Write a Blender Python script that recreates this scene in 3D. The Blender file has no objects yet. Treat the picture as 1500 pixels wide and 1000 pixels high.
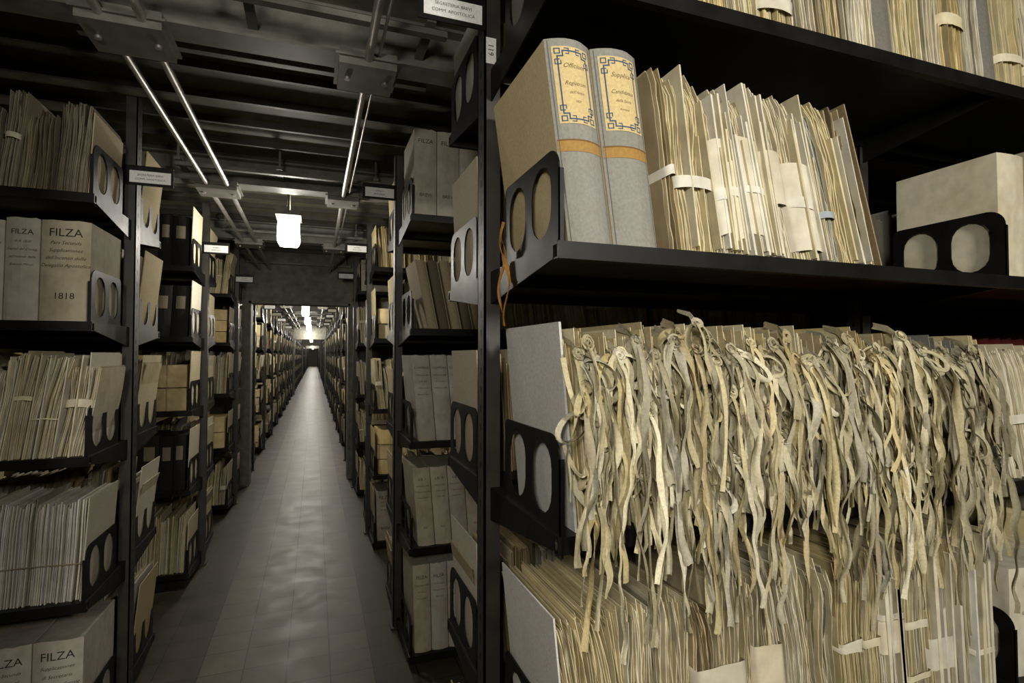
import bpy, math, random
from mathutils import Vector, Matrix

SC = bpy.context.scene
COL = SC.collection
R = random.Random(7)

# ------------------------------------------------------------------ materials
def new_mat(name):
    m = bpy.data.materials.new(name); m.use_nodes = True
    nt = m.node_tree; b = nt.nodes['Principled BSDF']
    return m, nt, b

def N(nt, typ, **kw):
    n = nt.nodes.new(typ)
    for k, v in kw.items(): setattr(n, k, v)
    return n

def attr_mat(name, rough=0.85, nscale=(40, 40, 12), amt=0.35, stain=0.3, bump=0.25, spec=0.2):
    m, nt, b = new_mat(name)
    L = nt.links.new
    at = N(nt, 'ShaderNodeAttribute', attribute_name='Col')
    tc = N(nt, 'ShaderNodeTexCoord')
    mp = N(nt, 'ShaderNodeMapping'); mp.inputs['Scale'].default_value = nscale
    L(tc.outputs['Object'], mp.inputs['Vector'])
    n1 = N(nt, 'ShaderNodeTexNoise'); n1.inputs['Scale'].default_value = 3; n1.inputs['Detail'].default_value = 6
    L(mp.outputs['Vector'], n1.inputs['Vector'])
    r1 = N(nt, 'ShaderNodeMapRange'); r1.inputs['From Min'].default_value = .3; r1.inputs['From Max'].default_value = .7
    r1.inputs['To Min'].default_value = 1 - amt; r1.inputs['To Max'].default_value = 1 + amt * .35
    L(n1.outputs['Fac'], r1.inputs['Value'])
    n2 = N(nt, 'ShaderNodeTexNoise'); n2.inputs['Scale'].default_value = 9; n2.inputs['Detail'].default_value = 4
    L(tc.outputs['Object'], n2.inputs['Vector'])
    r2 = N(nt, 'ShaderNodeMapRange'); r2.inputs['From Min'].default_value = .45; r2.inputs['From Max'].default_value = .72
    r2.inputs['To Min'].default_value = 0; r2.inputs['To Max'].default_value = stain
    L(n2.outputs['Fac'], r2.inputs['Value'])
    mul = N(nt, 'ShaderNodeVectorMath', operation='SCALE')
    L(at.outputs['Color'], mul.inputs[0]); L(r1.outputs['Result'], mul.inputs['Scale'])
    mx = N(nt, 'ShaderNodeMix', data_type='RGBA', blend_type='MULTIPLY')
    mx.inputs['B'].default_value = (.60, .49, .31, 1)
    L(r2.outputs['Result'], mx.inputs['Factor']); L(mul.outputs['Vector'], mx.inputs['A'])
    L(mx.outputs['Result'], b.inputs['Base Color'])
    b.inputs['Roughness'].default_value = rough
    b.inputs['Specular IOR Level'].default_value = spec
    bp = N(nt, 'ShaderNodeBump'); bp.inputs['Strength'].default_value = bump; bp.inputs['Distance'].default_value = .003
    L(n1.outputs['Fac'], bp.inputs['Height']); L(bp.outputs['Normal'], b.inputs['Normal'])
    return m

M_PAPER = attr_mat('aged_paper', nscale=(11, 11, 8), amt=.16, stain=.40, bump=.15)
M_CLOTH = attr_mat('book_cloth', nscale=(50, 50, 50), amt=.16, stain=.14, bump=.12)
M_RIB = attr_mat('ribbon_fabric', nscale=(60, 60, 60), amt=.22, stain=.35, bump=.25)
M_INK = attr_mat('ink_and_label', nscale=(60, 60, 60), amt=.15, stain=0, bump=0)

def metal_mat(name, col, rough, metallic=0., nz=.3):
    m, nt, b = new_mat(name)
    L = nt.links.new
    tc = N(nt, 'ShaderNodeTexCoord')
    n1 = N(nt, 'ShaderNodeTexNoise'); n1.inputs['Scale'].default_value = 14; n1.inputs['Detail'].default_value = 6
    L(tc.outputs['Object'], n1.inputs['Vector'])
    cr = N(nt, 'ShaderNodeValToRGB')
    cr.color_ramp.elements[0].position = .3; cr.color_ramp.elements[1].position = .7
    cr.color_ramp.elements[0].color = (*[c * (1 - nz) for c in col], 1)
    cr.color_ramp.elements[1].color = (*[min(1, c * (1 + nz)) for c in col], 1)
    L(n1.outputs['Fac'], cr.inputs['Fac']); L(cr.outputs['Color'], b.inputs['Base Color'])
    r = N(nt, 'ShaderNodeMapRange'); r.inputs['To Min'].default_value = rough - .1; r.inputs['To Max'].default_value = rough + .12
    L(n1.outputs['Fac'], r.inputs['Value']); L(r.outputs['Result'], b.inputs['Roughness'])
    b.inputs['Metallic'].default_value = metallic
    return m

M_BLACK = metal_mat('black_enamel_steel', (.006, .0058, .0055), .45)
M_BLACK.node_tree.nodes['Principled BSDF'].inputs['Specular IOR Level'].default_value = .2
M_POST = metal_mat('dark_post_steel', (.030, .027, .023), .5)
M_BEAM = metal_mat('grey_painted_beam', (.13, .125, .105), .5)
M_PIPE = metal_mat('galvanised_pipe', (.45, .44, .41), .36, .8, .15)
M_CONC = metal_mat('grey_concrete', (.16, .155, .13), .8)
M_WALL = metal_mat('wall_plaster', (.07, .066, .058), .85)
M_CEIL = metal_mat('ceiling_decking', (.12, .113, .076), .6)
M_CEILRIB = metal_mat('ceiling_rib', (.04, .037, .028), .6)

def floor_mat():
    m, nt, b = new_mat('floor_tiles'); L = nt.links.new
    tc = N(nt, 'ShaderNodeTexCoord')
    br = N(nt, 'ShaderNodeTexBrick', offset=0.0)
    br.inputs['Scale'].default_value = 1
    br.inputs['Brick Width'].default_value = .195; br.inputs['Row Height'].default_value = .195
    br.inputs['Mortar Size'].default_value = .0028; br.inputs['Mortar Smooth'].default_value = .2
    br.inputs['Color1'].default_value = (.118, .102, .072, 1); br.inputs['Color2'].default_value = (.088, .076, .055, 1)
    br.inputs['Mortar'].default_value = (.030, .026, .020, 1)
    mp = N(nt, 'ShaderNodeMapping'); mp.inputs['Location'].default_value = (.11 + .0975 * 4, 0, 0)
    L(tc.outputs['Object'], mp.inputs['Vector'])
    L(mp.outputs['Vector'], br.inputs['Vector'])
    n = N(nt, 'ShaderNodeTexNoise'); n.inputs['Scale'].default_value = 6; n.inputs['Detail'].default_value = 12; n.inputs['Roughness'].default_value = .75
    L(tc.outputs['Object'], n.inputs['Vector'])
    r = N(nt, 'ShaderNodeMapRange'); r.inputs['From Min'].default_value = .3; r.inputs['From Max'].default_value = .7
    r.inputs['To Min'].default_value = .55; r.inputs['To Max'].default_value = 1.3
    L(n.outputs['Fac'], r.inputs['Value'])
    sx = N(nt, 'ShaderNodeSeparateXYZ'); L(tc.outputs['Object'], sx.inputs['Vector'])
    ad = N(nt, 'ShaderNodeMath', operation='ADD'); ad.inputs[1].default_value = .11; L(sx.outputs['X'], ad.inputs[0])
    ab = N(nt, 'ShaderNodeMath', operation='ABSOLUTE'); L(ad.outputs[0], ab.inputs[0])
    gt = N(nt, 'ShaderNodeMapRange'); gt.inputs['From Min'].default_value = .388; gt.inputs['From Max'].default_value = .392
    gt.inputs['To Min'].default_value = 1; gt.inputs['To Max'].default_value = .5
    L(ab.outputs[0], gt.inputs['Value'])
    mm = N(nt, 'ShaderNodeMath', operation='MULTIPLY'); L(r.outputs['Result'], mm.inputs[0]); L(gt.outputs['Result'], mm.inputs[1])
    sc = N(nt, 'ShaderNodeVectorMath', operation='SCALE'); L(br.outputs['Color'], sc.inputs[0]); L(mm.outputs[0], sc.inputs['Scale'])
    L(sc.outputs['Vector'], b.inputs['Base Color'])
    r2 = N(nt, 'ShaderNodeMapRange'); r2.inputs['From Min'].default_value = .3; r2.inputs['From Max'].default_value = .7
    r2.inputs['To Min'].default_value = .36; r2.inputs['To Max'].default_value = .58
    L(n.outputs['Fac'], r2.inputs['Value']); L(r2.outputs['Result'], b.inputs['Roughness'])
    b.inputs['Specular IOR Level'].default_value = .3
    bp = N(nt, 'ShaderNodeBump'); bp.inputs['Strength'].default_value = .25; bp.inputs['Distance'].default_value = .0015
    inv = N(nt, 'ShaderNodeMath', operation='SUBTRACT'); inv.inputs[0].default_value = 1; L(br.outputs['Fac'], inv.inputs[1])
    L(inv.outputs[0], bp.inputs['Height']); L(bp.outputs['Normal'], b.inputs['Normal'])
    return m
M_FLOOR = floor_mat()

def emis(name, col, s):
    m, nt, b = new_mat(name)
    b.inputs['Base Color'].default_value = (.8, .8, .78, 1)
    b.inputs['Emission Color'].default_value = (*col, 1)
    b.inputs['Emission Strength'].default_value = s
    return m
M_LAMP = emis('lamp_diffuser', (1, .97, .9), 18)

MATS = [M_PAPER, M_CLOTH, M_RIB, M_INK, M_BLACK, M_POST, M_BEAM, M_PIPE, M_CONC, M_LAMP, M_CEIL, M_CEILRIB, M_WALL]
PAPER, CLOTH, RIB, INK, BLACK, POST, BEAM, PIPE, CONC, LAMP, CEIL, CEILRIB, WALL = range(13)

# ------------------------------------------------------------------ mesh builder
class MB:
    def __init__(s, T=(0, 1, 0, 1)):
        s.v = []; s.f = []; s.c = []; s.m = []; s.sm = []; s.T = T
    def add(s, vs, fs, col=(.5, .5, .5), mat=0, smooth=False):
        o = len(s.v); X0, sx, Y0, sy = s.T
        for p in vs: s.v.append((X0 + sx * p[0], Y0 + sy * p[1], p[2]))
        for f in fs:
            s.f.append(tuple(i + o for i in f)); s.c.append(col); s.m.append(mat); s.sm.append(smooth)
    def box(s, a, b, col=(.5, .5, .5), mat=0):
        x0, y0, z0 = a; x1, y1, z1 = b
        vs = [(x0, y0, z0), (x1, y0, z0), (x1, y1, z0), (x0, y1, z0), (x0, y0, z1), (x1, y0, z1), (x1, y1, z1), (x0, y1, z1)]
        s.add(vs, [(0, 3, 2, 1), (4, 5, 6, 7), (0, 1, 5, 4), (1, 2, 6, 5), (2, 3, 7, 6), (3, 0, 4, 7)], col, mat)
    def cyl(s, p, q, r, mat=0, col=(.5, .5, .5), n=14):
        p = Vector(p); q = Vector(q); d = (q - p).normalized()
        a = d.orthogonal().normalized(); b = d.cross(a)
        vs = []
        for c in (p, q):
            for i in range(n):
                t = 2 * math.pi * i / n
                vs.append(tuple(c + a * r * math.cos(t) + b * r * math.sin(t)))
        fs = [(i, (i + 1) % n, n + (i + 1) % n, n + i) for i in range(n)]
        s.add(vs, fs, col, mat, True)
        s.add(vs, [tuple(range(n)), tuple(range(n, 2 * n))], col, mat)
    def mesh(s, name):
        me = bpy.data.meshes.new(name)
        me.from_pydata(s.v, [], s.f)
        used = sorted(set(s.m)); idx = {m: i for i, m in enumerate(used)}
        for m in used: me.materials.append(MATS[m])
        me.polygons.foreach_set('material_index', [idx[m] for m in s.m])
        me.polygons.foreach_set('use_smooth', s.sm)
        ca = me.color_attributes.new('Col', 'FLOAT_COLOR', 'CORNER')
        buf = []
        for f, c in zip(s.f, s.c):
            buf.extend((c[0], c[1], c[2], 1.0) * len(f))
        ca.data.foreach_set('color', buf)
        me.update()
        return me
    def obj(s, name, loc=(0, 0, 0)):
        return place(s.mesh(name), name, loc)

def place(me, name, loc=(0, 0, 0), parent=None):
    o = bpy.data.objects.new(name, me); o.location = loc; COL.objects.link(o)
    if parent: o.parent = parent
    return o

def mulc(c, k): return (c[0] * k, c[1] * k, c[2] * k)
def jit(c, r, a=.12):
    k = r.uniform(1 - a, 1 + a * .5); w = r.uniform(-.03, .10)
    return (c[0] * k, c[1] * k * (1 - w * .4), c[2] * k * (1 - w * 2.0))

# ------------------------------------------------------------------ text
_tc = {}
def text2d(s, shear=0.):
    k = (s, shear)
    if k in _tc: return _tc[k]
    cu = bpy.data.curves.new('t', 'FONT'); cu.body = s; cu.align_x = 'CENTER'; cu.size = 1; cu.resolution_u = 2; cu.shear = shear
    ob = bpy.data.objects.new('t', cu); COL.objects.link(ob)
    me = bpy.data.meshes.new_from_object(ob)
    r = ([(v.co.x, v.co.y) for v in me.vertices], [tuple(p.vertices) for p in me.polygons])
    bpy.data.objects.remove(ob); bpy.data.curves.remove(cu); bpy.data.meshes.remove(me)
    _tc[k] = r; return r

def put_text(mb, mapf, s, cu, cz, size, col=(.03, .025, .02), shear=0., sq=1.):
    vs, fs = text2d(s, shear)
    sx = mb.T[1] * (-mb.T[3])
    mb.add([mapf(cu + sx * x * size * sq, cz + y * size) for x, y in vs], fs, col, INK)

# ------------------------------------------------------------------ bookend
def bookend_shape(Lx, H):
    cu = bpy.data.curves.new('b', 'CURVE'); cu.dimensions = '2D'; cu.fill_mode = 'BOTH'; cu.extrude = .0016
    def spl(pts):
        sp = cu.splines.new('POLY'); sp.points.add(len(pts) - 1)
        for p, q in zip(sp.points, pts): p.co = (q[0], q[1], 0, 1)
        sp.use_cyclic_u = True
    r = .045; pts = [(0, 0), (Lx, 0)]
    pts += [(Lx - r + r * math.cos(t), H - r + r * math.sin(t)) for t in [math.pi / 2 * i / 7 for i in range(8)]]
    r2 = .02
    pts += [(r2 - r2 * math.sin(t), H - r2 + r2 * math.cos(t)) for t in [math.pi / 2 * i / 4 for i in range(5)]]
    spl(pts)
    for cx in (Lx * .27, Lx * .72):
        w = Lx * .165; h0 = .022; h1 = H - .02
        o = []
        rr = w
        for i in range(9):
            t = math.pi * i / 8; o.append((cx + rr * math.cos(t), h1 - rr + rr * math.sin(t)))
        for i in range(9):
            t = math.pi + math.pi * i / 8; o.append((cx + rr * math.cos(t), h0 + rr + rr * math.sin(t)))
        spl(o)
    ob = bpy.data.objects.new('b', cu); COL.objects.link(ob)
    me = bpy.data.meshes.new_from_object(ob)
    res = ([(v.co.x, v.co.y, v.co.z) for v in me.vertices], [tuple(p.vertices) for p in me.polygons])
    bpy.data.objects.remove(ob); bpy.data.curves.remove(cu); bpy.data.meshes.remove(me)
    return res
BE_L, BE_H = .315, .19
BE = bookend_shape(BE_L, BE_H)

# ------------------------------------------------------------------ shelving metal
DF = .453
def metal_row(sx, L, levels, bay, top=2.62, skip=()):
    mb = MB((0, sx, 0, 1))
    posts = []
    u = 0
    while u < L - .1: posts.append(u); u += bay
    posts.append(L)
    for u in posts:
        mb.box((u - .022, -.03, 0), (u - .016, .03, top), mat=POST)
        mb.box((u - .022, -.03, 0), (u + .022, -.025, top), mat=POST)
        mb.box((u - .022, .025, 0), (u + .022, .03, top), mat=POST)
        mb.box((u - .035, -.045, 0), (u + .035, .045, .012), mat=POST)
        z = .1
        while z < top - .05:
            mb.box((u - .0225, -.004, z), (u - .0219, .004, z + .018), mat=BLACK)
            z += .05
    for sy in (-1, 1):
        mb.T = (0, sx, 0, sy)
        for z in levels:
            mb.box((-.004, .032, z - .006), (L, DF, z), mat=BLACK)
            mb.box((-.004, DF - .004, z - .034), (L, DF, z - .006), mat=BLACK)
            mb.box((-.004, DF - .02, z - .034), (L, DF - .004, z - .031), mat=BLACK)
            mb.box((-.004, .032, z - .03), (L, .036, z - .006), mat=BLACK)
            for u in posts:
                a = u - .004
                vs = []
                for uu in (a, a + .004):
                    vs += [(uu, .03, z - .006), (uu, .43, z - .006), (uu, .43, z - .032), (uu, .03, z - .085)]
                mb.add(vs, [(0, 1, 2, 3), (7, 6, 5, 4), (0, 4, 5, 1), (1, 5, 6, 2), (2, 6, 7, 3), (3, 7, 4, 0)], mat=BLACK)
            for u in posts[:-1]:
                if (round(z, 3), sy) in skip and u > .1: continue
                off = .004
                mb.add([(u + off + p[2], .128 + p[0], z + p[1]) for p in BE[0]], BE[1], mat=BLACK)
                mb.box((u + off - .0016, .128 + BE_L - .002, z), (u + off + .010, .128 + BE_L, z + BE_H - .045), mat=BLACK)
    return mb

# ------------------------------------------------------------------ file generators (local u, d, z)
CREAM = (.67, .615, .45); WHITE = (.75, .725, .63); TAN = (.48, .40, .25); YEL = (.67, .59, .385); GREY = (.285, .282, .25)
BUFF = (.50, .42, .26); PALE = (.71, .67, .54); DUST = (.46, .43, .36)

def stack(mb, u0, u1, df, depth, z0, h, lean, col, r, t=.0018, segs=7, wave=.004, hj=.012, dj=.008, gap=.25, mat=PAPER, topflare=.003, rag=.0018):
    if not callable(lean):
        lv = lean; lean = lambda u: lv
    u = u0; ph = r.uniform(0, 6); ph2 = r.uniform(0, 6); f1 = r.uniform(10, 22)
    hs = r.uniform(.98, 1.0)
    while u < u1:
        tt = t * r.uniform(.6, 1.5)
        hh = h * hs * (1 + .014 * math.sin(u * 90 + ph) + .01 * math.sin(u * 210 + ph2)) + r.uniform(-hj, hj * .5)
        if r.random() < .07: hh += r.uniform(.004, .018)
        d = df - abs(r.gauss(0, dj)) + .003 * math.sin(u * 130 + ph2)
        if r.random() < .05: d += .008
        c = jit(col, r, .28)
        if r.random() < .12: c = mulc(c, .5)
        ln = lean(u); fl = r.uniform(-topflare, topflare)
        wv = wave * r.uniform(.8, 1.2)
        xj = 0; vs = []
        for k in range(segs + 1):
            q = k / segs; zz = z0 + hh * q
            xj = xj * .6 + r.uniform(-.0006, .0006)
            x = u + ln * hh * q + wv * math.sin(q * hh * f1 + ph + u * 9) * q + fl * q * q + xj
            dd = d + r.uniform(-rag, rag) - (.006 * q if k == segs else 0)
            vs += [(x, dd, zz), (x + tt, dd, zz), (x + tt, d - depth, zz), (x, d - depth, zz)]
        fs = []
        for k in range(segs):
            a = 4 * k
            fs += [(a, a + 1, a + 5, a + 4), (a + 3, a, a + 4, a + 7), (a + 1, a + 2, a + 6, a + 5)]
        a = 4 * segs
        fs.append((a, a + 1, a + 2, a + 3))
        mb.add(vs, fs, c, mat)
        u += tt * (1 + gap * r.random())

def cover(mb, u, df, depth, z0, h, lean, col, t=.003, mat=CLOTH):
    x0 = lambda q: u + lean * h * q
    vs = []
    for q in (0, .5, 1):
        vs += [(x0(q), df, z0 + h * q), (x0(q) + t, df, z0 + h * q), (x0(q) + t, df - depth, z0 + h * q), (x0(q), df - depth, z0 + h * q)]
    fs = []
    for k in (0, 4):
        fs += [(k, k + 1, k + 5, k + 4), (k + 3, k, k + 4, k + 7), (k + 1, k + 2, k + 6, k + 5), (k + 2, k + 3, k + 7, k + 6)]
    fs += [(8, 9, 10, 11), (0, 3, 2, 1)]
    mb.add(vs, fs, col, mat)

def wrap(mb, u0, u1, df, za, zb, z0, lean, col, bulge=.006, mat=PAPER, r=R):
    if not callable(lean):
        lv = lean; lean = lambda u: lv
    n = 8; m = 3; vs = []; fs = []
    um = (u0 + u1) / 2; ln = lean(um)
    sl = r.uniform(-.008, .008)
    for j in range(m + 1):
        z = za + (zb - za) * j / m
        wob = r.uniform(-.001, .001)
        for i in range(n + 3):
            if i == 0: a = 0; d = df - .06
            elif i == n + 2: a = 1; d = df - .06
            else:
                a = (i - 1) / n; d = df + .004 + bulge * (1 - (2 * a - 1) ** 4) + r.uniform(-.0008, .0008)
            vs.append((u0 - .001 + (u1 - u0 + .002) * a + ln * (z - z0) + wob, d, z + .004 * math.sin(a * 3) + sl * a))
    w = n + 3
    for j in range(m):
        for i in range(w - 1): fs.append((j * w + i, j * w + i + 1, (j + 1) * w + i + 1, (j + 1) * w + i))
    mb.add(vs, fs, col, mat, True)

def boxfile(mb, u0, w, df, depth, z0, h, lean, col, bulge=.008, mat=CLOTH, side=None, r=R, rough_top=0):
    n = 8
    prof = [(0, -depth)] + [(i / n, bulge * (1 - (2 * i / n - 1) ** 2) - bulge) for i in range(n + 1)] + [(1, -depth)]
    m = len(prof); K = 5; vs = []
    for k in range(K + 1):
        q = k / K
        for a, d in prof:
            vs.append((u0 + w * a + lean * h * q, df + d + r.uniform(-.0006, .0006), z0 + h * q + (r.uniform(-rough_top, rough_top) if k == K else 0)))
    side = side or col
    for k in range(K):
        for i in range(m - 1):
            c = side if i in (0, m - 2) else col
            mb.add([vs[k * m + i], vs[k * m + i + 1], vs[(k + 1) * m + i + 1], vs[(k + 1) * m + i]], [(0, 1, 2, 3)], c, mat, False)
    mb.add(vs[K * m:], [tuple(range(m))], mulc(col, .8), mat)
    def mapf(u, z, off=.0012):
        a = min(1, max(0, (u - u0) / w))
        return (u + lean * (z - z0), df + bulge * (1 - (2 * a - 1) ** 2) - bulge + off, z)
    return mapf

def strip2(mb, mapf, pts, wd, col, off=.0016, sub=6):
    for (a, b) in zip(pts[:-1], pts[1:]):
        dx, dz = b[0] - a[0], b[1] - a[1]; l = math.hypot(dx, dz) or 1
        nx, nz = -dz / l * wd / 2, dx / l * wd / 2
        ex, ez = dx / l * wd / 2, dz / l * wd / 2
        vs = []
        for i in range(sub + 1):
            t = i / sub
            x = a[0] - ex + (dx + 2 * ex) * t; z = a[1] - ez + (dz + 2 * ez) * t
            vs += [mapf(x + nx, z + nz, off), mapf(x - nx, z - nz, off)]
        mb.add(vs, [(2 * i, 2 * i + 1, 2 * i + 3, 2 * i + 2) for i in range(sub)], col, INK)

def patch(mb, mapf, ua, ub, za, zb, col, off=.0008, mat=INK, n=10):
    vs = []
    for z in (za, zb):
        for i in range(n + 1): vs.append(mapf(ua + (ub - ua) * i / n, z, off))
    mb.add(vs, [(i, i + 1, n + 2 + i, n + 1 + i) for i in range(n)], col, mat)

INKC = (.035, .028, .02)
SCRIPT = ["Delegatio Apostolica", "dell'Incenso delle", "Capitali del Consig.", "dal Anno al", "Supplicationes", "di Secretaria", "Brevium Minut.", "Pars Secunda", "1818. 1820"]
def filza(mb, u0, w, df, z0, h, lean, r, title="FILZA", foot="BREVI", col=None, script=True):
    col = col or jit(DUST, r, .2)
    mf = boxfile(mb, u0, w - .004, df, .33, z0, h, lean, col, bulge=.010, mat=PAPER, r=r, rough_top=.003)
    cu = u0 + w / 2 - .002
    sz = min(.040, (w - .012) / max(3, len(title)) * 1.45)
    put_text(mb, mf, title, cu, z0 + h * .84, sz, INKC)
    if script:
        s2 = min(.026, (w - .012) / 8.0)
        zz = .76
        for i in range(r.randint(3, 4)):
            put_text(mb, mf, r.choice(SCRIPT), cu, z0 + h * zz, s2, mulc(INKC, 1.8), .4)
            zz -= .075
    if foot: put_text(mb, mf, foot, cu, z0 + h * .22, sz * .8, INKC)
    return mf

def fill(mb, kind, u0, u1, z, H, r, coarse=True, df=.435, text_to=.6, pal=None):
    u = u0; t = .0045 if coarse else .0022; sg = 3 if coarse else 7
    lean = r.uniform(-.14, -.03)
    while u < u1 - .03:
        d0 = df - r.uniform(0, .02)
        tt = t if u < .7 else .012
        if kind == 'filza':
            w = min(r.uniform(.09, .15), u1 - u)
            if u < text_to: filza(mb, u, w, d0, z, H * r.uniform(.93, 1), lean * .3, r, foot=r.choice(["BREVI", "1818", "N. 24", None]))
            else: boxfile(mb, u, w - .004, d0, .33, z, H * r.uniform(.9, 1), lean * .3, jit(DUST, r, .2), mat=PAPER, r=r)
            u += w
        elif kind == 'binder':
            w = min(r.uniform(.07, .11), u1 - u); h = H * r.uniform(.8, .9)
            mf = boxfile(mb, u, w - .003, d0, .3, z, h, lean * .3, jit((.02, .019, .018), r, .3), r=r)
            patch(mb, mf, u + w * .2, u + w * .75, z + h * .55, z + h * .8, jit((.25, .22, .16), r))
            u += w
        elif kind == 'sheets':
            w = min(r.uniform(.04, .12), u1 - u)
            c = jit(r.choice(pal or [CREAM, PALE, TAN, YEL, CREAM]), r)
            h = H * r.uniform(.76, 1)
            ll = lean + r.uniform(-.04, .02)
            stack(mb, u, u + w - .006, d0, .28, z, h, ll, c, r, t=tt, segs=sg, wave=.007, topflare=.010)
            if r.random() < .6:
                zz = z + h * r.uniform(.3, .55); wrap(mb, u, u + w - .006, d0, zz, zz + r.uniform(.004, .04), z, ll, jit(PALE, r), r=r)
            u += w
        elif kind == 'folders':
            w = min(r.uniform(.018, .04), u1 - u)
            c = jit(r.choice([PALE, CREAM, BUFF, (.35, .36, .38)]), r, .25)
            h = H * r.uniform(.85, 1)
            cover(mb, u, d0 + .004, .3, z, h, lean, c, t=.0025)
            stack(mb, u + .003, u + w - .003, d0 - .002, .28, z, h * .97, lean, jit(CREAM, r), r, t=tt, segs=sg, wave=.002)
            u += w
        elif kind == 'parcels':
            w = min(r.uniform(.15, .24), u1 - u); h = H * r.uniform(.55, .95)
            c = jit((.76, .63, .39), r, .2)
            nl = r.randint(2, 4)
            for i in range(nl):
                hh = h / nl
                o = r.uniform(-.006, .006)
                boxfile(mb, u + .004 + o, w - .012, d0 - r.uniform(0, .02), .3, z + hh * i, hh * .95, 0, jit(c, r, .2), bulge=.02, mat=PAPER, r=r, rough_top=.002)
            mfx = lambda uu, zz, off=.0: (uu, d0 + .022 + off, zz)
            strip2(mb, mfx, [(u + w * .5, z), (u + w * .5, z + h)], .003, (.3, .25, .15), sub=1)
            u += w

# ------------------------------------------------------------------ room shell
XL, XR = -.75, .44
WL, WR = -3.35, 3.25
Y0, Y1 = -3.2, 84.
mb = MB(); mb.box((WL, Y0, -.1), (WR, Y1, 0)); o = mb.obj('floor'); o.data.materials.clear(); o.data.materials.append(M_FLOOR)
mb = MB(); mb.box((WL - .15, Y0, -.1), (WL, Y1, 2.9), mat=WALL); mb.obj('wall_left')
mb = MB(); mb.box((WR, Y0, -.1), (WR + .15, Y1, 2.9), mat=WALL); mb.obj('wall_right')
mb = MB(); mb.box((WL, Y1, -.1), (WR, Y1 + .15, 2.9), mat=CONC); mb.obj('wall_far')
mb = MB(); mb.box((WL, Y0 - .15, -.1), (WR, Y0, 2.9), mat=WALL); mb.obj('wall_back')

mb = MB()
mb.box((WL, Y0, 2.76), (WR, Y1, 2.9), mat=CEIL)
y = Y0 + .1
while y < 40:
    mb.add([(WL, y, 2.76), (WR, y, 2.76), (WR, y + .26, 2.725), (WL, y + .26, 2.725), (WR, y + .26, 2.76), (WL, y + .26, 2.76)],
           [(0, 1, 2, 3), (3, 2, 4, 5)], mat=CEIL)
    mb.box((WL, y + .26, 2.69), (WR, y + .28, 2.76), mat=CEILRIB)
    y += .2833
mb.obj('ceiling')

beams = [1.98 + 1.7 * k for k in range(-2, 40)]
mb = MB()
for yb in beams:
    mb.box((WL, yb - .055, 2.53), (WR, yb + .055, 2.54), mat=BEAM)
    mb.box((WL, yb - .055, 2.68), (WR, yb + .055, 2.69), mat=BEAM)
    mb.box((WL, yb - .006, 2.54), (WR, yb + .006, 2.68), mat=BEAM)
    if yb < 12:
        for dy, dz in ((-.20, 2.56), (.17, 2.56)):
            mb.box((-.74, yb + dy - .015, dz), (.41, yb + dy + .015, dz + .02), mat=BEAM)
        for xx in (-.72, -.2, .35):
            mb.box((xx - .015, yb - .25, 2.58), (xx + .015, yb + .2, 2.592), mat=BEAM)
            mb.box((xx - .006, yb - .22, 2.59), (xx + .006, yb - .208, 2.76), mat=BEAM)
            mb.box((xx - .006, yb + .17, 2.58), (xx + .006, yb + .182, 2.76), mat=BEAM)
mb.obj('ceiling_beams')

mb = MB()
for yb in beams[1:14]:
    for (xa, xb) in ((-.66, -.44), (.07, .26)):
        mb.box((xa, yb - .10, 2.475), (xb, yb + .10, 2.53), mat=BEAM)
        mb.box((xa - .012, yb - .112, 2.498), (xb + .012, yb + .112, 2.506), mat=BEAM)
        for sx_ in (xa + .03, xb - .03):
            mb.cyl((sx_, yb, 2.467), (sx_, yb, 2.476), .01, PIPE)
for y0_, y1_ in zip(beams[1:14], beams[2:15]):
    for x in (-.60, -.49, .165):
        mb.cyl((x, y0_ + .08, 2.502), (x, y1_ - .08, 2.502), .0135, PIPE)
    mb.cyl((.20, y0_ + .08, 2.515), (.20, y1_ - .08, 2.515), .005, PIPE)
mb.obj('conduit_pipes')

for i, yp in enumerate((6.95, 22.25, 37.55, 52.85)):
    mb = MB()
    mb.box((WL, yp, 0), (-.70, yp + .2, 2.74), mat=CONC)
    mb.box((.395, yp, 0), (WR, yp + .2, 2.74), mat=CONC)
    mb.box((-.70, yp, 2.11), (.395, yp + .2, 2.74), mat=CONC)
    mb.box((-.715, yp - .015, 0), (-.69, yp + .215, 2.125), mat=CONC)
    mb.box((.385, yp - .015, 0), (.41, yp + .215, 2.125), mat=CONC)
    mb.box((-.715, yp - .015, 2.10), (.41, yp + .215, 2.125), mat=CONC)
    mb.obj('wall_partition')

# ------------------------------------------------------------------ shelving rows
LV_L = [.10, .63, 1.14, 1.62, 2.08]
LV_R = [.06, .57, 1.08, 1.63, 2.19]
LV_N = [.05, .60, 1.155, 1.72, 2.26]
LENL = 2.5; LENR = 2.7
mL = metal_row(-1, LENL, LV_L, 1.25).mesh('steel_shelving_left')
mR = metal_row(1, LENR, LV_R, 1.35).mesh('steel_shelving_right')
mN = metal_row(1, LENR, LV_N, 1.37, skip=((1.155, -1), (2.26, -1))).mesh('steel_shelving_near')

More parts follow.
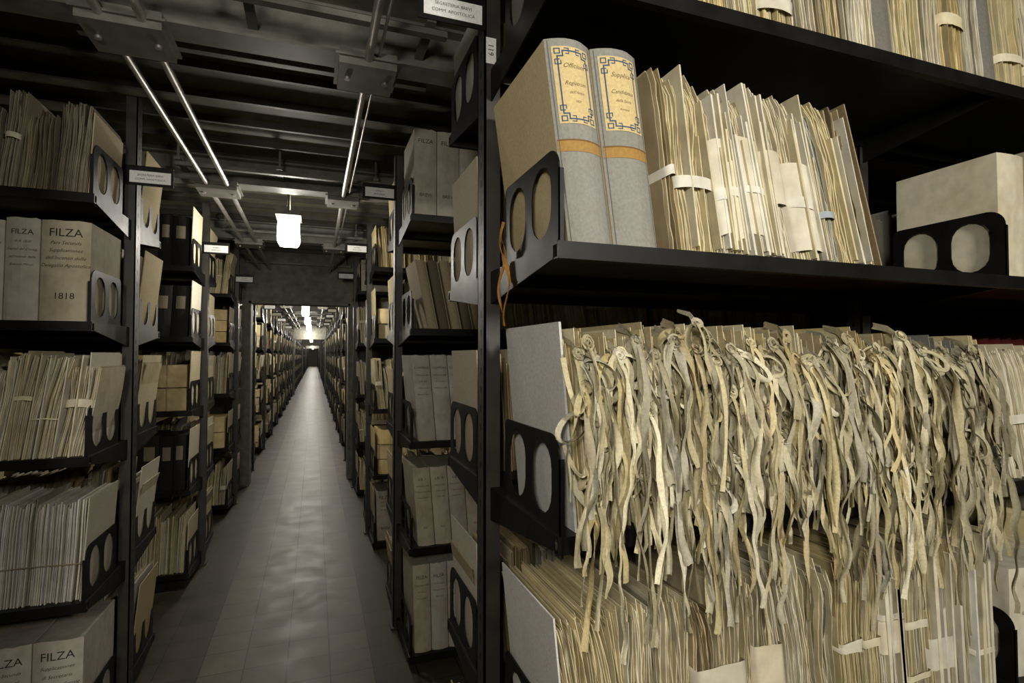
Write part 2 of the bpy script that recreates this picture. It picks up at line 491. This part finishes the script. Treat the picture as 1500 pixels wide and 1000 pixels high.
def gen_files(sx, levels, length, seed, kinds_front, kinds_back):
    r = random.Random(seed)
    mb = MB((0, sx, 0, -1))
    nb = levels[1:] + [2.6]
    for sy, kinds in ((-1, kinds_front), (1, kinds_back)):
        mb.T = (0, sx, 0, sy)
        for z, zn, k in zip(levels, nb, kinds):
            H = min(.40, zn - z - .07)
            u = .014
            first = True
            while u < length - .1:
                L = min(r.uniform(.5, 1.0), length - .04 - u)
                kk = k if first else r.choice(['filza', 'sheets', 'folders', 'parcels', 'sheets'])
                first = False
                if u < .05: cover(mb, u, .425, .31, z, H * r.uniform(.8, 1), -.03, jit(r.choice([BUFF, PALE, CREAM, YEL]), r), t=.004); u += .014
                fill(mb, kk, u + .004, u + L, z, H, r)
                u += L + .01
    return mb.mesh('bundled_archive_files')

VL = [gen_files(-1, LV_L, LENL, 11, ['filza', 'parcels', 'parcels', 'sheets', 'binder'], ['sheets', 'folders', 'parcels', 'sheets', 'parcels']),
      gen_files(-1, LV_L, LENL, 12, ['parcels', 'parcels', 'sheets', 'parcels', 'folders'], ['parcels', 'sheets', 'folders', 'parcels', 'sheets']),
      gen_files(-1, LV_L, LENL, 13, ['sheets', 'parcels', 'folders', 'parcels', 'sheets'], ['sheets', 'parcels', 'sheets', 'filza', 'sheets'])]
VR = [gen_files(1, LV_R, LENR, 21, ['sheets', 'sheets', 'folders', 'sheets', 'filza'], ['sheets', 'folders', 'parcels', 'sheets', 'sheets']),
      gen_files(1, LV_R, LENR, 22, ['parcels', 'sheets', 'parcels', 'folders', 'sheets'], ['parcels', 'sheets', 'folders', 'parcels', 'sheets']),
      gen_files(1, LV_R, LENR, 23, ['filza', 'parcels', 'sheets', 'parcels', 'sheets'], ['sheets', 'parcels', 'sheets', 'filza', 'sheets'])]
VL2 = gen_files(-1, LV_L, LENL, 31, ['folders', 'binder', 'parcels', 'binder', 'binder'], ['sheets', 'folders', 'folders', 'sheets', 'folders'])

for k in range(-1, 47):
    yl = 2.79 + 1.7 * k
    if yl < 82:
        place(mL, 'steel_archive_shelving', (XL, yl, 0))
        if k != 0:
            place(VL2 if k == 1 else VL[k % 3], 'bundled_archive_files', (XL, yl, 0))
    yr = 1.40 + 1.7 * k
    if k >= 1 and yr < 82:
        place(mR, 'steel_archive_shelving', (XR, yr, 0))
        if k != 1: place(VR[k % 3], 'bundled_archive_files', (XR, yr, 0))
place(mN, 'steel_archive_shelving', (XR, 1.40, 0))

# ---- left nearest row
r = random.Random(5)
YL = 2.79
mb = MB((XL, -1, YL, -1)); df = .42
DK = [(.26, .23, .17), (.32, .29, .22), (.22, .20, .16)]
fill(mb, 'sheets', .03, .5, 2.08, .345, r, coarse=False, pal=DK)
fill(mb, 'sheets', .5, 2.4, 2.08, .36, r)
fill(mb, 'sheets', .03, .5, 1.14, .37, r, coarse=False, pal=[CREAM, TAN, PALE])
fill(mb, 'sheets', .5, 2.4, 1.14, .385, r)
for i, uu in enumerate((.06, .105, .16, .19, .25)):
    cover(mb, uu, .442, .28, 1.14, .36 - .01 * (i % 3), -.11 - .01 * i, jit(PALE, r), t=.004, mat=PAPER)
cover(mb, .020, .43, .31, 1.14, .37, -.05, PALE)
cover(mb, .020, .43, .31, 2.08, .30, -.05, TAN)
filza(mb, .016, .15, .43, 1.62, .36, -.01, r, "FILZA", "1818", jit(DUST, r, .1))
filza(mb, .166, .10, .43, 1.62, .36, -.01, r, "FILZA", None, DUST)
filza(mb, .266, .10, .43, 1.62, .35, -.01, r, "FILZA", None, DUST)
fill(mb, 'filza', .37, 2.4, 1.62, .36, r)
lean = -.06
for (a, b) in ((.02, .30), (.31, .6)):
    cover(mb, a, .43, .3, .63, .36, lean, (.5, .47, .36), t=.004)
    stack(mb, a + .006, b, .425, .28, .63, .345, lean, (.60, .58, .53), r, t=.0032, segs=6, wave=.003, hj=.014, gap=1.2)
    wrap(mb, a, b, .428, .63 + .13, .63 + .134, .63, lean, (.25, .2, .12), r=r)
fill(mb, 'folders', .62, 2.4, .63, .36, r)
filza(mb, .016, .15, .43, .10, .40, -.01, r, "FILZA", "BREVI", DUST)
filza(mb, .166, .14, .43, .10, .40, -.01, r, "FILZA", "BREVI", DUST)
fill(mb, 'filza', .31, 2.4, .10, .40, r)
mb.T = (XL, -1, YL, 1)
for z, k in zip(LV_L, ['folders', 'sheets', 'sheets', 'folders', 'sheets']):
    cover(mb, .016, .43, .3, z, .36, -.10, jit(r.choice([CREAM, PALE, BUFF]), r), t=.004)
    fill(mb, k, .03, 2.4, z, .37, r)
mb.obj('filza_volumes_and_bundles')

# ---- second right row
r = random.Random(9)
YR2 = 3.10
mb = MB((XR, 1, YR2, -1))
for i in range(3):
    filza(mb, .016 + .115 * i, .115, .43, 2.19, .43, 0, r, "FILZA", "BREVI", (.44, .41, .34), script=False)
fill(mb, 'filza', .37, 2.6, 2.19, .40, r)
for i in range(5):
    boxfile(mb, .09 + i * .06, .045, .43, .3, 1.63, .34, -.20, (.14, .11, .07) if i % 2 else (.36, .30, .19), r=r)
    cover(mb, .09 + i * .06 + .047, .42, .3, 1.63, .33, -.20, TAN)
fill(mb, 'sheets', .4, 2.6, 1.63, .38, r)
for i in range(4):
    filza(mb, .045 + i * .088, .088, .43, 1.08, .42, -.09, r, "COMPENS", "", (.43, .41, .36))
fill(mb, 'folders', .41, 2.6, 1.08, .4, r)
for i in range(4):
    filza(mb, .045 + i * .085, .085, .43, .57, .38, -.08, r, "LIB. " + "IV"[i % 2], "XX", jit(DUST, r), script=True)
fill(mb, 'filza', .40, 2.6, .57, .38, r)
for i in range(4):
    filza(mb, .03 + i * .085, .085, .43, .06, .42, -.03, r, "FILZA", "", jit(DUST, r))
fill(mb, 'filza', .40, 2.6, .06, .38, r)
mb.T = (XR, 1, YR2, 1)
for z, k in zip(LV_R, ['sheets', 'folders', 'sheets', 'folders', 'sheets']):
    cover(mb, .016, .43, .3, z, .34, -.06, jit(BUFF, r), t=.004)
    fill(mb, k, .03, 2.6, z, .34, r)
mb.obj('filza_volumes_and_bundles')

# ================================================================== near right row (hero)
YC = 1.40
def hero(): return MB((XR, 1, YC, -1))
def grey_box(u0, w, title):
    mb = hero(); z0 = 1.72; h = .41; lean = -.135; df = .43
    mf = boxfile(mb, u0, w, df, .34, z0, h, lean, GREY, bulge=.02, mat=CLOTH, side=(.55, .45, .26), r=random.Random(3))
    for uu in (u0 + .005, u0 + w - .005):
        strip2(mb, mf, [(uu, z0 + .004), (uu, z0 + h - .004)], .0012, (.12, .12, .11), sub=6, off=.001)
    zt = z0 + h - .016; zb = z0 + h - .168
    ua, ub = u0 + w * .10, u0 + w * .90
    patch(mb, mf, ua, ub, zb, zt, (.66, .52, .26), off=.001)
    patch(mb, mf, u0 + w * .02, u0 + w * .98, z0 + .187, z0 + .210, (.40, .24, .075), off=.001, mat=CLOTH)
    patch(mb, mf, u0 + w * .02, u0 + w * .98, z0 + .208, z0 + .211, (.2, .11, .04), off=.0014)
    bc = (.06, .10, .17)
    m = .009
    a, b, c, d = ua + m, ub - m, zb + m, zt - m
    k = .0105
    for (x, z, sx, sz) in ((a, c, 1, 1), (b, c, -1, 1), (a, d, 1, -1), (b, d, -1, -1)):
        P = lambda i, j: (x + sx * i * k, z + sz * j * k)
        strip2(mb, mf, [P(0, 2.6), P(0, 1), P(1, 1), P(1, 0), P(2.4, 0)], .0026, bc, sub=3)
        strip2(mb, mf, [P(-.4, .5), P(.5, .5), P(.5, -.4), P(-.4, -.4), P(-.4, .5)], .0020, bc, sub=2)
        strip2(mb, mf, [P(.55, 1.9), P(.55, 2.5), P(-.45, 2.5), P(-.45, 1.6), P(.3, 1.6)], .0018, bc, sub=2)
        strip2(mb, mf, [P(1.6, .55), P(2.2, .55), P(2.2, -.45), P(1.4, -.45)], .0018, bc, sub=2)
    strip2(mb, mf, [(a, c + 2.6 * k), (a, d - 2.6 * k)], .0026, bc)
    strip2(mb, mf, [(b, c + 2.6 * k), (b, d - 2.6 * k)], .0026, bc)
    strip2(mb, mf, [(a + 2.4 * k, c), (b - 2.4 * k, c)], .0026, bc, sub=3)
    strip2(mb, mf, [(a + 2.4 * k, d), (b - 2.4 * k, d)], .0026, bc, sub=3)
    cu = (ua + ub) / 2
    zz = zt - .042
    for s, sz in zip(title, (.0135, .006, .0115, .0085, .0065)):
        put_text(mb, mf, s, cu, zz, sz, (.12, .07, .03), .45); zz -= .017
    mb.obj('grey_archive_box')
grey_box(.040, .100, ["Officium", "~", "Registrum", "dell'Anno", "1820"])
grey_box(.144, .106, ["Supplica", "--", "Candidatus", "della Sacra", "Romana"])

# level A papers
r = random.Random(21)
mb = hero(); z0 = 1.72
leanA = lambda u: -.12 - max(0, (u - .25)) * .30
specs = [
 (.272, .296, .385, TAN, .0022, .003, [(.155, .175, WHITE)]),
 (.299, .398, .370, YEL, .0018, .010, [(.135, .160, WHITE)]),
 (.400, .440, .335, PALE, .0016, .004, [(.04, .245, PALE), (.115, .14, WHITE)]),
 (.442, .470, .365, CREAM, .002, .005, [(.03, .2, PALE), (.13, .15, WHITE)]),
 (.472, .550, .345, CREAM, .0016, .006, [(.05, .265, (.68, .63, .49)), (.14, .155, WHITE)]),
 (.553, .612, .375, PALE, .0016, .006, [(.12, .24, PALE)]),
 (.615, .70, .37, CREAM, .0020, .008, [(.02, .22, PALE), (.12, .145, WHITE)]),
 (.702, .76, .35, (.58, .57, .50), .0016, .003, [(.10, .115, (.4, .45, .5))]),
 (.765, .825, .38, YEL, .003, .012, []),
 (.828, .875, .38, (.42, .34, .19), .004, .014, []),
]
for (a, b, h, c, t, wv, wr) in specs:
    stack(mb, a, b, .43, .30, z0, h, leanA, c, r, t=t, segs=14, wave=wv, hj=.018, topflare=.012 if a > .29 else .004, rag=.0025)
    for (za, zb, wc) in wr:
        wrap(mb, a, b, .431, z0 + za, z0 + zb, z0, leanA, wc, bulge=.008 if zb - za > .05 else .011, r=r)
for i in range(32):
    u = r.uniform(.32, .85); hh = r.uniform(.22, .385)
    cover(mb, u, .437 + r.uniform(0, .012), .12, z0 + r.uniform(0, .015), hh, leanA(u) + r.uniform(-.03, .03), jit(r.choice([WHITE, PALE, CREAM]), r), t=r.uniform(.002, .006), mat=PAPER)
cover(mb, .885, .44, .3, z0, .39, leanA(.885), (.30, .23, .13), t=.004)
mb.obj('parchment_bundles')

# top shelf papers
r = random.Random(22)
mb = hero(); z0 = 2.26
u = .03
while u < 2.6:
    w = r.uniform(.06, .12)
    ln = -.12
    if r.random() < .15:
        boxfile(mb, u, w * .7, .43, .3, z0, .36, ln, (.18, .17, .15), r=r); w *= .72
    else:
        c = jit(r.choice([CREAM, PALE, YEL, CREAM]), r)
        stack(mb, u, u + w - .005, .43, .3, z0, r.uniform(.3, .36), ln, c, r, t=.0022, segs=8, wave=.007, topflare=.006)
        if r.random() < .4:
            zz = z0 + r.uniform(.03, .15); wrap(mb, u, u + w - .005, .431, zz, zz + r.uniform(.015, .05), z0, ln, jit(PALE, r), r=r)
    u += w
mb.obj('parchment_bundles')

# level B ribbon folders
r = random.Random(23)
mb = hero(); z0 = 1.155
leanB = lambda u: -.085 - max(0, (u - .3)) * .16
cover(mb, .040, .435, .31, z0, .41, -.085, (.60, .60, .565), t=.005)
u = .047
while u < 1.37:
    w = r.uniform(.013, .030)
    grey = u > 1.08
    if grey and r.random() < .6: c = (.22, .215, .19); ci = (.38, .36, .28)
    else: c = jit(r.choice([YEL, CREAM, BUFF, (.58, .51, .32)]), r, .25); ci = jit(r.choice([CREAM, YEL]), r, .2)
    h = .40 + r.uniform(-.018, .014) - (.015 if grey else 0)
    d0 = .428 + r.uniform(-.014, .004)
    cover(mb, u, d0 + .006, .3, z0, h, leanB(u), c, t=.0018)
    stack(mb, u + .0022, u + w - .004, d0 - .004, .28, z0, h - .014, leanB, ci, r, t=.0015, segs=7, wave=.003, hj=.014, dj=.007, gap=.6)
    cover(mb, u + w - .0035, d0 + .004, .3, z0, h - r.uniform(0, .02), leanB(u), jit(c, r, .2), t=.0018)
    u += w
mb.obj('ribbon_tied_folders')

# ribbons
mb = MB()
r = random.Random(24)
RC = [(.64, .60, .455), (.57, .53, .39), (.70, .665, .53), (.48, .45, .335), (.58, .51, .34), (.36, .335, .25), (.50, .45, .31)]
def ribbon(pts, w, a0, tw, col, taper=1., crease=.24):
    n = len(pts); vs = []
    P = [Vector(p) for p in pts]
    ref = Vector((0, -1, 0)); ph = r.uniform(0, 6); f = r.uniform(5, 12)
    prev = None; nz = 0
    for i in range(n):
        t = (P[min(n - 1, i + 1)] - P[max(0, i - 1)])
        if t.length < 1e-6: t = Vector((0, 0, -1))
        t.normalize()
        if prev is None:
            s = t.cross(ref)
            if s.length < .2: s = t.cross(Vector((1, 0, 0)))
        else:
            s = prev - t * prev.dot(t)
        s.normalize(); prev = s.copy(); nn = s.cross(t)
        q = i / (n - 1)
        nz = nz * .75 + r.uniform(-.12, .12)
        a = a0 + tw * q + .4 * math.sin(q * f + ph) + nz
        wd = s * math.cos(a) + nn * math.sin(a); cr = -s * math.sin(a) + nn * math.cos(a)
        ww = w / 2 * (1 - (1 - taper) * q) * (.82 + .18 * math.sin(q * f * 1.6 + ph))
        c = cr * w * (crease * math.sin(q * f + ph * 2) + nz * .35)
        c2 = cr * w * (crease * math.sin(q * f * .8 + ph * 3) - nz * .35)
        vs += [tuple(P[i] - wd * ww), tuple(P[i] - wd * ww * .35 + c), tuple(P[i] + wd * ww * .35 + c2), tuple(P[i] + wd * ww)]
    fs = []
    for i in range(n - 1):
        for j in range(3):
            a = 4 * i + j; fs.append((a, a + 1, a + 5, a + 4))
    mb.add(vs, fs, col, RIB, True)

def tail(x, y, z, L, w, col):
    n = max(14, int(L / .008)); pts = []
    A = r.uniform(.002, .009); cyc = r.uniform(5, 18) * L / .4; ph = r.uniform(0, 6)
    A2 = r.uniform(.002, .011); cyc2 = r.uniform(5, 17) * L / .4
    A3 = r.uniform(0, .0024); cyc3 = r.uniform(22, 40) * L / .4
    dr = r.uniform(-.14, .14); yo = r.uniform(.012, .065)
    for i in range(n + 1):
        q = i / n
        yy = y - yo * (1 - math.exp(-q * L / .05)) + A2 * math.sin(cyc2 * q + ph) + A3 * math.cos(cyc3 * q)
        zz = z - L * q
        if zz < 1.19: yy = min(yy, .932)
        xx = x + dr * L * q + A * (math.sin(cyc * q + ph) - math.sin(ph)) + A3 * math.sin(cyc3 * q + ph)
        pts.append((xx, yy, zz))
    ribbon(pts, w, r.uniform(-.7, .7), r.choice((0, 0, 1, -1, 3.1, -3.1, 4.5)) * r.uniform(.6, 1.2), col, taper=r.uniform(.85, 1.05))
def loop(x, y, z, S, w, col):
    n = 20; th = r.uniform(-1.1, 1.1); az = r.uniform(-1.1, 1.1); pts = []
    asp = r.uniform(.25, .6)
    for i in range(n + 1):
        t = 2 * math.pi * i / n
        a = S * (1 - math.cos(t)) / 2; b = S * asp * math.sin(t) * .6
        lx = b * math.cos(th) + a * math.sin(th); lz = -a * math.cos(th) + b * math.sin(th)
        pts.append((x + lx * math.cos(az), y + lx * math.sin(az) * .6 - .012 * math.sin(t / 2), z + lz))
    ribbon(pts, w, math.pi / 2 + r.uniform(-.7, .7), r.uniform(-.6, .6), col)
def knot(x, y, z, col, w):
    for i in range(3):
        n = 10; S = r.uniform(.006, .012); a0 = r.uniform(0, 6); tilt = r.uniform(-1, 1); pts = []
        for k in range(n + 1):
            t = a0 + 2 * math.pi * k / n
            pts.append((x + S * math.cos(t), y - .006 + S * .7 * math.sin(t) * math.cos(tilt), z + S * math.sin(t) * (.5 + abs(math.sin(tilt)))))
        ribbon(pts, w * .7, r.uniform(0, 3), r.uniform(-1, 1), mulc(col, .95), crease=.1)
fy = YC - .436
nk = 100
for i in range(nk):
    ub = .055 + 1.28 * (i + r.random()) / nk
    zk = 1.495 + r.gauss(0, .024)
    x = XR + ub + leanB(ub) * (zk - 1.155); y = fy - r.uniform(.004, .022)
    col = jit(r.choice(RC), r, .28)
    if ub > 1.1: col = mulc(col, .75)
    w = r.uniform(.010, .021)
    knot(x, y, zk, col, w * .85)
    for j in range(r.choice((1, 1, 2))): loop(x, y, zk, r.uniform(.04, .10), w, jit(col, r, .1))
    ribbon([(x + .003, fy + .05, zk + .03), (x + .002, fy + .01, zk + .02), (x, y, zk)], w, 1.2, .4, col)
    for j in range(2):
        u2 = r.random()
        L = r.uniform(.14, .30) if u2 < .34 else (r.uniform(.28, .42) if u2 < .72 else r.uniform(.40, .60))
        if ub > 1.15: L *= .85
        tail(x + r.uniform(-.008, .008), y, zk, L, w, jit(col, r, .15))
for i in range(76):
    ub = .055 + 1.25 * r.random()
    zk = r.uniform(1.22, 1.44)
    x = XR + ub + leanB(ub) * (zk - 1.155); y = fy - r.uniform(.01, .045)
    col = jit(r.choice(RC), r, .28); w = r.uniform(.010, .019)
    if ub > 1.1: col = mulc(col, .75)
    knot(x, y, zk, col, w * .85)
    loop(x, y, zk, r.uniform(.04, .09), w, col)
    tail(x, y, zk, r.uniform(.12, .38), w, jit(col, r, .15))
for i in range(46):
    ub = .06 + 1.2 * r.random(); zk = r.uniform(1.26, 1.50); dx = r.uniform(.03, .10) * r.choice((-1, 1)); sag = r.uniform(.03, .12)
    x = XR + ub + leanB(ub) * (zk - 1.155); y = fy - r.uniform(.01, .045); dz = r.uniform(-.05, .04)
    pts = [(x + dx * q, y - .02 * math.sin(math.pi * q), zk + dz * q - sag * max(0, math.sin(math.pi * q)) ** .8) for q in [k / 22 for k in range(23)]]
    ribbon(pts, r.uniform(.010, .019), r.uniform(-.8, .8), r.uniform(-2, 2), jit(r.choice(RC), r, .25))
mb.obj('hanging_fabric_ribbons')

r = random.Random(25)
mb = hero()
z0 = 1.155
stack(mb, 1.40, 1.60, .43, .3, z0, .36, -.25, PALE, r, t=.0022, segs=8, wave=.006)
wrap(mb, 1.40, 1.60, .431, z0 + .15, z0 + .175, z0, -.25, WHITE, r=r)
fill(mb, 'sheets', 1.61, 2.6, z0, .38, r)
z0 = 1.72
boxfile(mb, 1.390, .12, .42, .29, z0, .36, 0, (.64, .595, .44), bulge=.004, mat=PAPER, r=r)
fill(mb, 'filza', 1.52, 2.6, z0, .38, r, text_to=0)
z0 = .60
mfp = boxfile(mb, 1.395, .26, .43, .3, z0, .30, 0, PALE, bulge=.01, mat=PAPER, r=r)
for i in range(5): put_text(mb, mfp, r.choice(SCRIPT), 1.50, z0 + .27 - .025 * i, .016, INKC, .4)
fill(mb, 'sheets', 1.67, 2.6, z0, .38, r)
mb.obj('archive_boxes_and_papers')

# level C
r = random.Random(26)
mb = hero(); z0 = .60
cover(mb, .03, .44, .30, z0, .40, -.10, (.66, .65, .60), t=.004)
leanC = lambda u: -.10
specs = [(.045, .17, .375, YEL), (.175, .33, .385, CREAM), (.335, .40, .36, TAN), (.405, .55, .41, (.60, .54, .38)), (.555, .66, .42, PALE), (.665, .74, .40, CREAM)]
for (a, b, h, c) in specs:
    stack(mb, a, b, .43, .3, z0, h, leanC, c, r, t=.0016, segs=12, wave=.010, hj=.018, topflare=.014, dj=.014, rag=.003)
wrap(mb, .345, .47, .434, z0 + .02, z0 + .235, z0, leanC, (.64, .59, .46), r=r)
wrap(mb, .50, .58, .434, z0 + .05, z0 + .26, z0, leanC, (.68, .61, .44), r=r)
wrap(mb, .175, .34, .434, z0 + .0, z0 + .16, z0, leanC, (.68, .64, .50), r=r)
u = .75
while u < 1.30:
    w = r.uniform(.05, .10); w = min(w, 1.33 - u); h = r.uniform(.38, .42)
    c = jit(r.choice([CREAM, YEL, PALE]), r)
    stack(mb, u, u + w - .006, .43, .3, z0, h, -.06, c, r, t=.0020, segs=9, wave=.007, topflare=.008)
    for _ in range(2):
        if r.random() < .6:
            zz = z0 + r.uniform(.08, .3); wrap(mb, u, u + w - .006, .431, zz, min(z0 + h - .02, zz + r.choice((.015, .02, .08))), z0, -.06, jit(PALE, r), r=r)
    u += w
for i in range(12):
    u = r.uniform(.78, 1.3)
    cover(mb, u, .442, .05, z0, r.uniform(.3, .42), -.06 + r.uniform(-.03, .03), jit(r.choice([WHITE, PALE]), r), t=r.uniform(.006, .014), mat=PAPER)
fill(mb, 'filza', .02, 2.6, .05, .42, r)
mb.obj('loose_paper_bundles')

# back side of the near row
r = random.Random(27)
mb = MB((XR, 1, YC, 1))
cols = [BUFF, (.56, .53, .44), (.48, .42, .30), (.50, .47, .39), (.36, .36, .33)]
for z, k, c in zip(LV_N, ['sheets', 'sheets', 'folders', 'folders', 'sheets'], cols):
    H = .36 if z < 2 else .27
    cover(mb, .018, .42, .30, z, H, -.05, jit(c, r), t=.004)
    if abs(z - 1.155) < .01:
        fill(mb, 'folders', .03, 1.2, z, .37, r)
        u = 1.2
        while u < 2.6:
            boxfile(mb, u, .075, .43, .3, z, .42, 0, (.30, .06, .05), r=r); u += .08
    else:
        fill(mb, k, .03, 2.6, z, H, r)
mb.obj('bundled_archive_files')

# orange strap
mb = MB(); r = random.Random(30)
pts = []
for i in range(40):
    q = i / 39
    pts.append((.426 - .006 * math.sin(q * 9), 1.235 + .015 * math.sin(q * 7) - .02 * q, 1.82 - .25 * q))
ribbon(pts, .012, .4, 5.0, (.44, .24, .07))
pts = [(.424 + .006 * math.sin(i / 5), 1.245 + .012 * math.cos(i / 3), 1.80 - .20 * i / 29) for i in range(30)]
ribbon(pts, .008, 1.4, -3.0, (.38, .19, .05))
mb.obj('orange_binding_strap')

# ------------------------------------------------------------------ aisle signs
def sign(x0, x1, y, z, s="ARCHIVIO", s2=""):
    mb = MB((0, 1, 0, 1))
    h = .085
    mb.box((x0, y, z), (x1, y + .004, z + h), mat=BLACK)
    mb.box((x0, y - .003, z + h - .004), (x1, y + .007, z + h), mat=BLACK)
    xa = x0 + .015; xb = x1 - .01
    mb.box((xa, y - .0015, z + .012), (xb, y - .0004, z + h - .022), (.75, .75, .73), INK)
    mb.T = (0, 1, 0, -1)
    mf = lambda u, zz, off=0: (u, -y + .0022, zz)
    def pt(s, zz, sz):
        vs, fs = text2d(s, 0.)
        mb.add([mf((xa + xb) / 2 + a * sz, zz + b * sz) for a, b in vs], fs, (.05, .05, .05), INK)
    pt(s, z + .042, .012); pt(s2, z + .024, .012)
    mb.obj('aisle_sign')
SG = [("SEGRETERIA BREVI", "COMM. APOSTOLICA"), ("FONDO", "BORGHESE"), ("DATARIA", "APOSTOLICA"), ("CONGR.", "CONCILIO")]
for k in range(0, 10):
    a, b = SG[k % 4]
    sign(XL - .02, XL + .16, 2.79 + 1.7 * k - .034, 2.235, a, b)
    sign(XR - .20, XR - .02, 1.40 + 1.7 * k - .034, 2.36, a, b)
mb = MB((0, 1, 0, 1)); yy = YC - .0315
mb.box((XR - .018, yy - .0008, 2.275), (XR + .010, yy, 2.345), (.75, .75, .72), INK)
vs, fs = text2d("119", 0.)
mb.add([(XR - .004 + b * .022 - .008, yy - .0015, 2.312 - a * .022) for a, b in vs], fs, (.03, .03, .03), INK)
mb.obj('shelf_number_tag')

# ------------------------------------------------------------------ lamps
def lamp(x, y, z, power, big=1., up=0):
    mb = MB()
    n = 32; K = 8; vs = []; fs = []
    rx, ry, hz = .074 * big, .11 * big, .18
    for k in range(K + 1):
        q = k / K
        s = (1 - (max(0, (.2 - q) / .2)) ** 2 * .2) * (1 - .10 * q)
        for i in range(n):
            t = 2 * math.pi * i / n
            ct, st = math.cos(t), math.sin(t)
            sx = math.copysign(abs(ct) ** .35, ct); sy = math.copysign(abs(st) ** .35, st)
            vs.append((x + rx * s * sx, y + ry * s * sy, z - hz / 2 + hz * q))
    for k in range(K):
        for i in range(n): fs.append((k * n + i, k * n + (i + 1) % n, (k + 1) * n + (i + 1) % n, (k + 1) * n + i))
    fs.append(tuple(range(n)))
    mb.add(vs, fs, mat=LAMP, smooth=True)
    zt = z + hz / 2
    mb.box((x - .08, y - .12, zt), (x + .08, y + .12, zt + .03), mat=BEAM)
    mb.cyl((x, y - .07, zt + .03), (x, y - .07, 2.72), .008, BEAM)
    mb.cyl((x, y + .07, zt + .03), (x, y + .07, 2.72), .008, BEAM)
    o = mb.obj('corridor_lamp')
    for zz, pw in ((z - .16, power), (zt + .09, up)):
        if pw <= 0: continue
        l = bpy.data.lights.new('lamp_light', 'POINT'); l.energy = pw; l.color = (1, .94, .82); l.shadow_soft_size = .05
        lo = bpy.data.objects.new('lamp_light', l); lo.location = (x, y, zz); COL.objects.link(lo); lo.parent = o
    return o
lamp(-.17, 4.0, 2.34, 21, up=4)
lamp(-.17, -1.7, 2.34, 7, up=1.5)  # unseen lamp behind camera, continues the row, added to light near shelves
yy = 8.3; i = 0  # far lamp row; closer spacing and hidden first lamp added to brighten shelves
while yy < 82:
    lamp(-.17, yy, 2.38, 46 if i < 2 else 32); yy += 3.4; i += 1

def area(name, loc, tgt, size, pw, col=(1, .945, .84)):
    l = bpy.data.lights.new(name, 'AREA'); l.shape = 'SQUARE'; l.size = size; l.energy = pw; l.color = col
    o = bpy.data.objects.new(name, l); o.location = loc
    o.rotation_euler = (Vector(tgt) - Vector(loc)).to_track_quat('-Z', 'Y').to_euler(); COL.objects.link(o)
area('aisle_fill_light', (1.1, -1.3, 2.25), (1.2, 1.1, 1.35), .35, 48)  # added fill light, no fixture, brightens the near right shelves
area('corridor_key_light', (-.50, -.7, 2.0), (.4, 1.4, 1.4), .3, 24)  # added key light from the left, no fixture, for covers and row ends

w = bpy.data.worlds.new('World'); SC.world = w; w.use_nodes = True
w.node_tree.nodes['Background'].inputs['Color'].default_value = (.5, .5, .5, 1)
w.node_tree.nodes['Background'].inputs['Strength'].default_value = .01

cam = bpy.data.cameras.new('camera'); co = bpy.data.objects.new('camera', cam); COL.objects.link(co)
cam.sensor_width = 36; cam.lens = 800 / 1500 * 36; cam.clip_start = .02; cam.clip_end = 300
co.location = (0, 0, 1.5)
co.rotation_euler = (math.radians(90 + 1.43), 0, math.radians(-19.9))
SC.camera = co
SC.view_settings.view_transform = 'Standard'
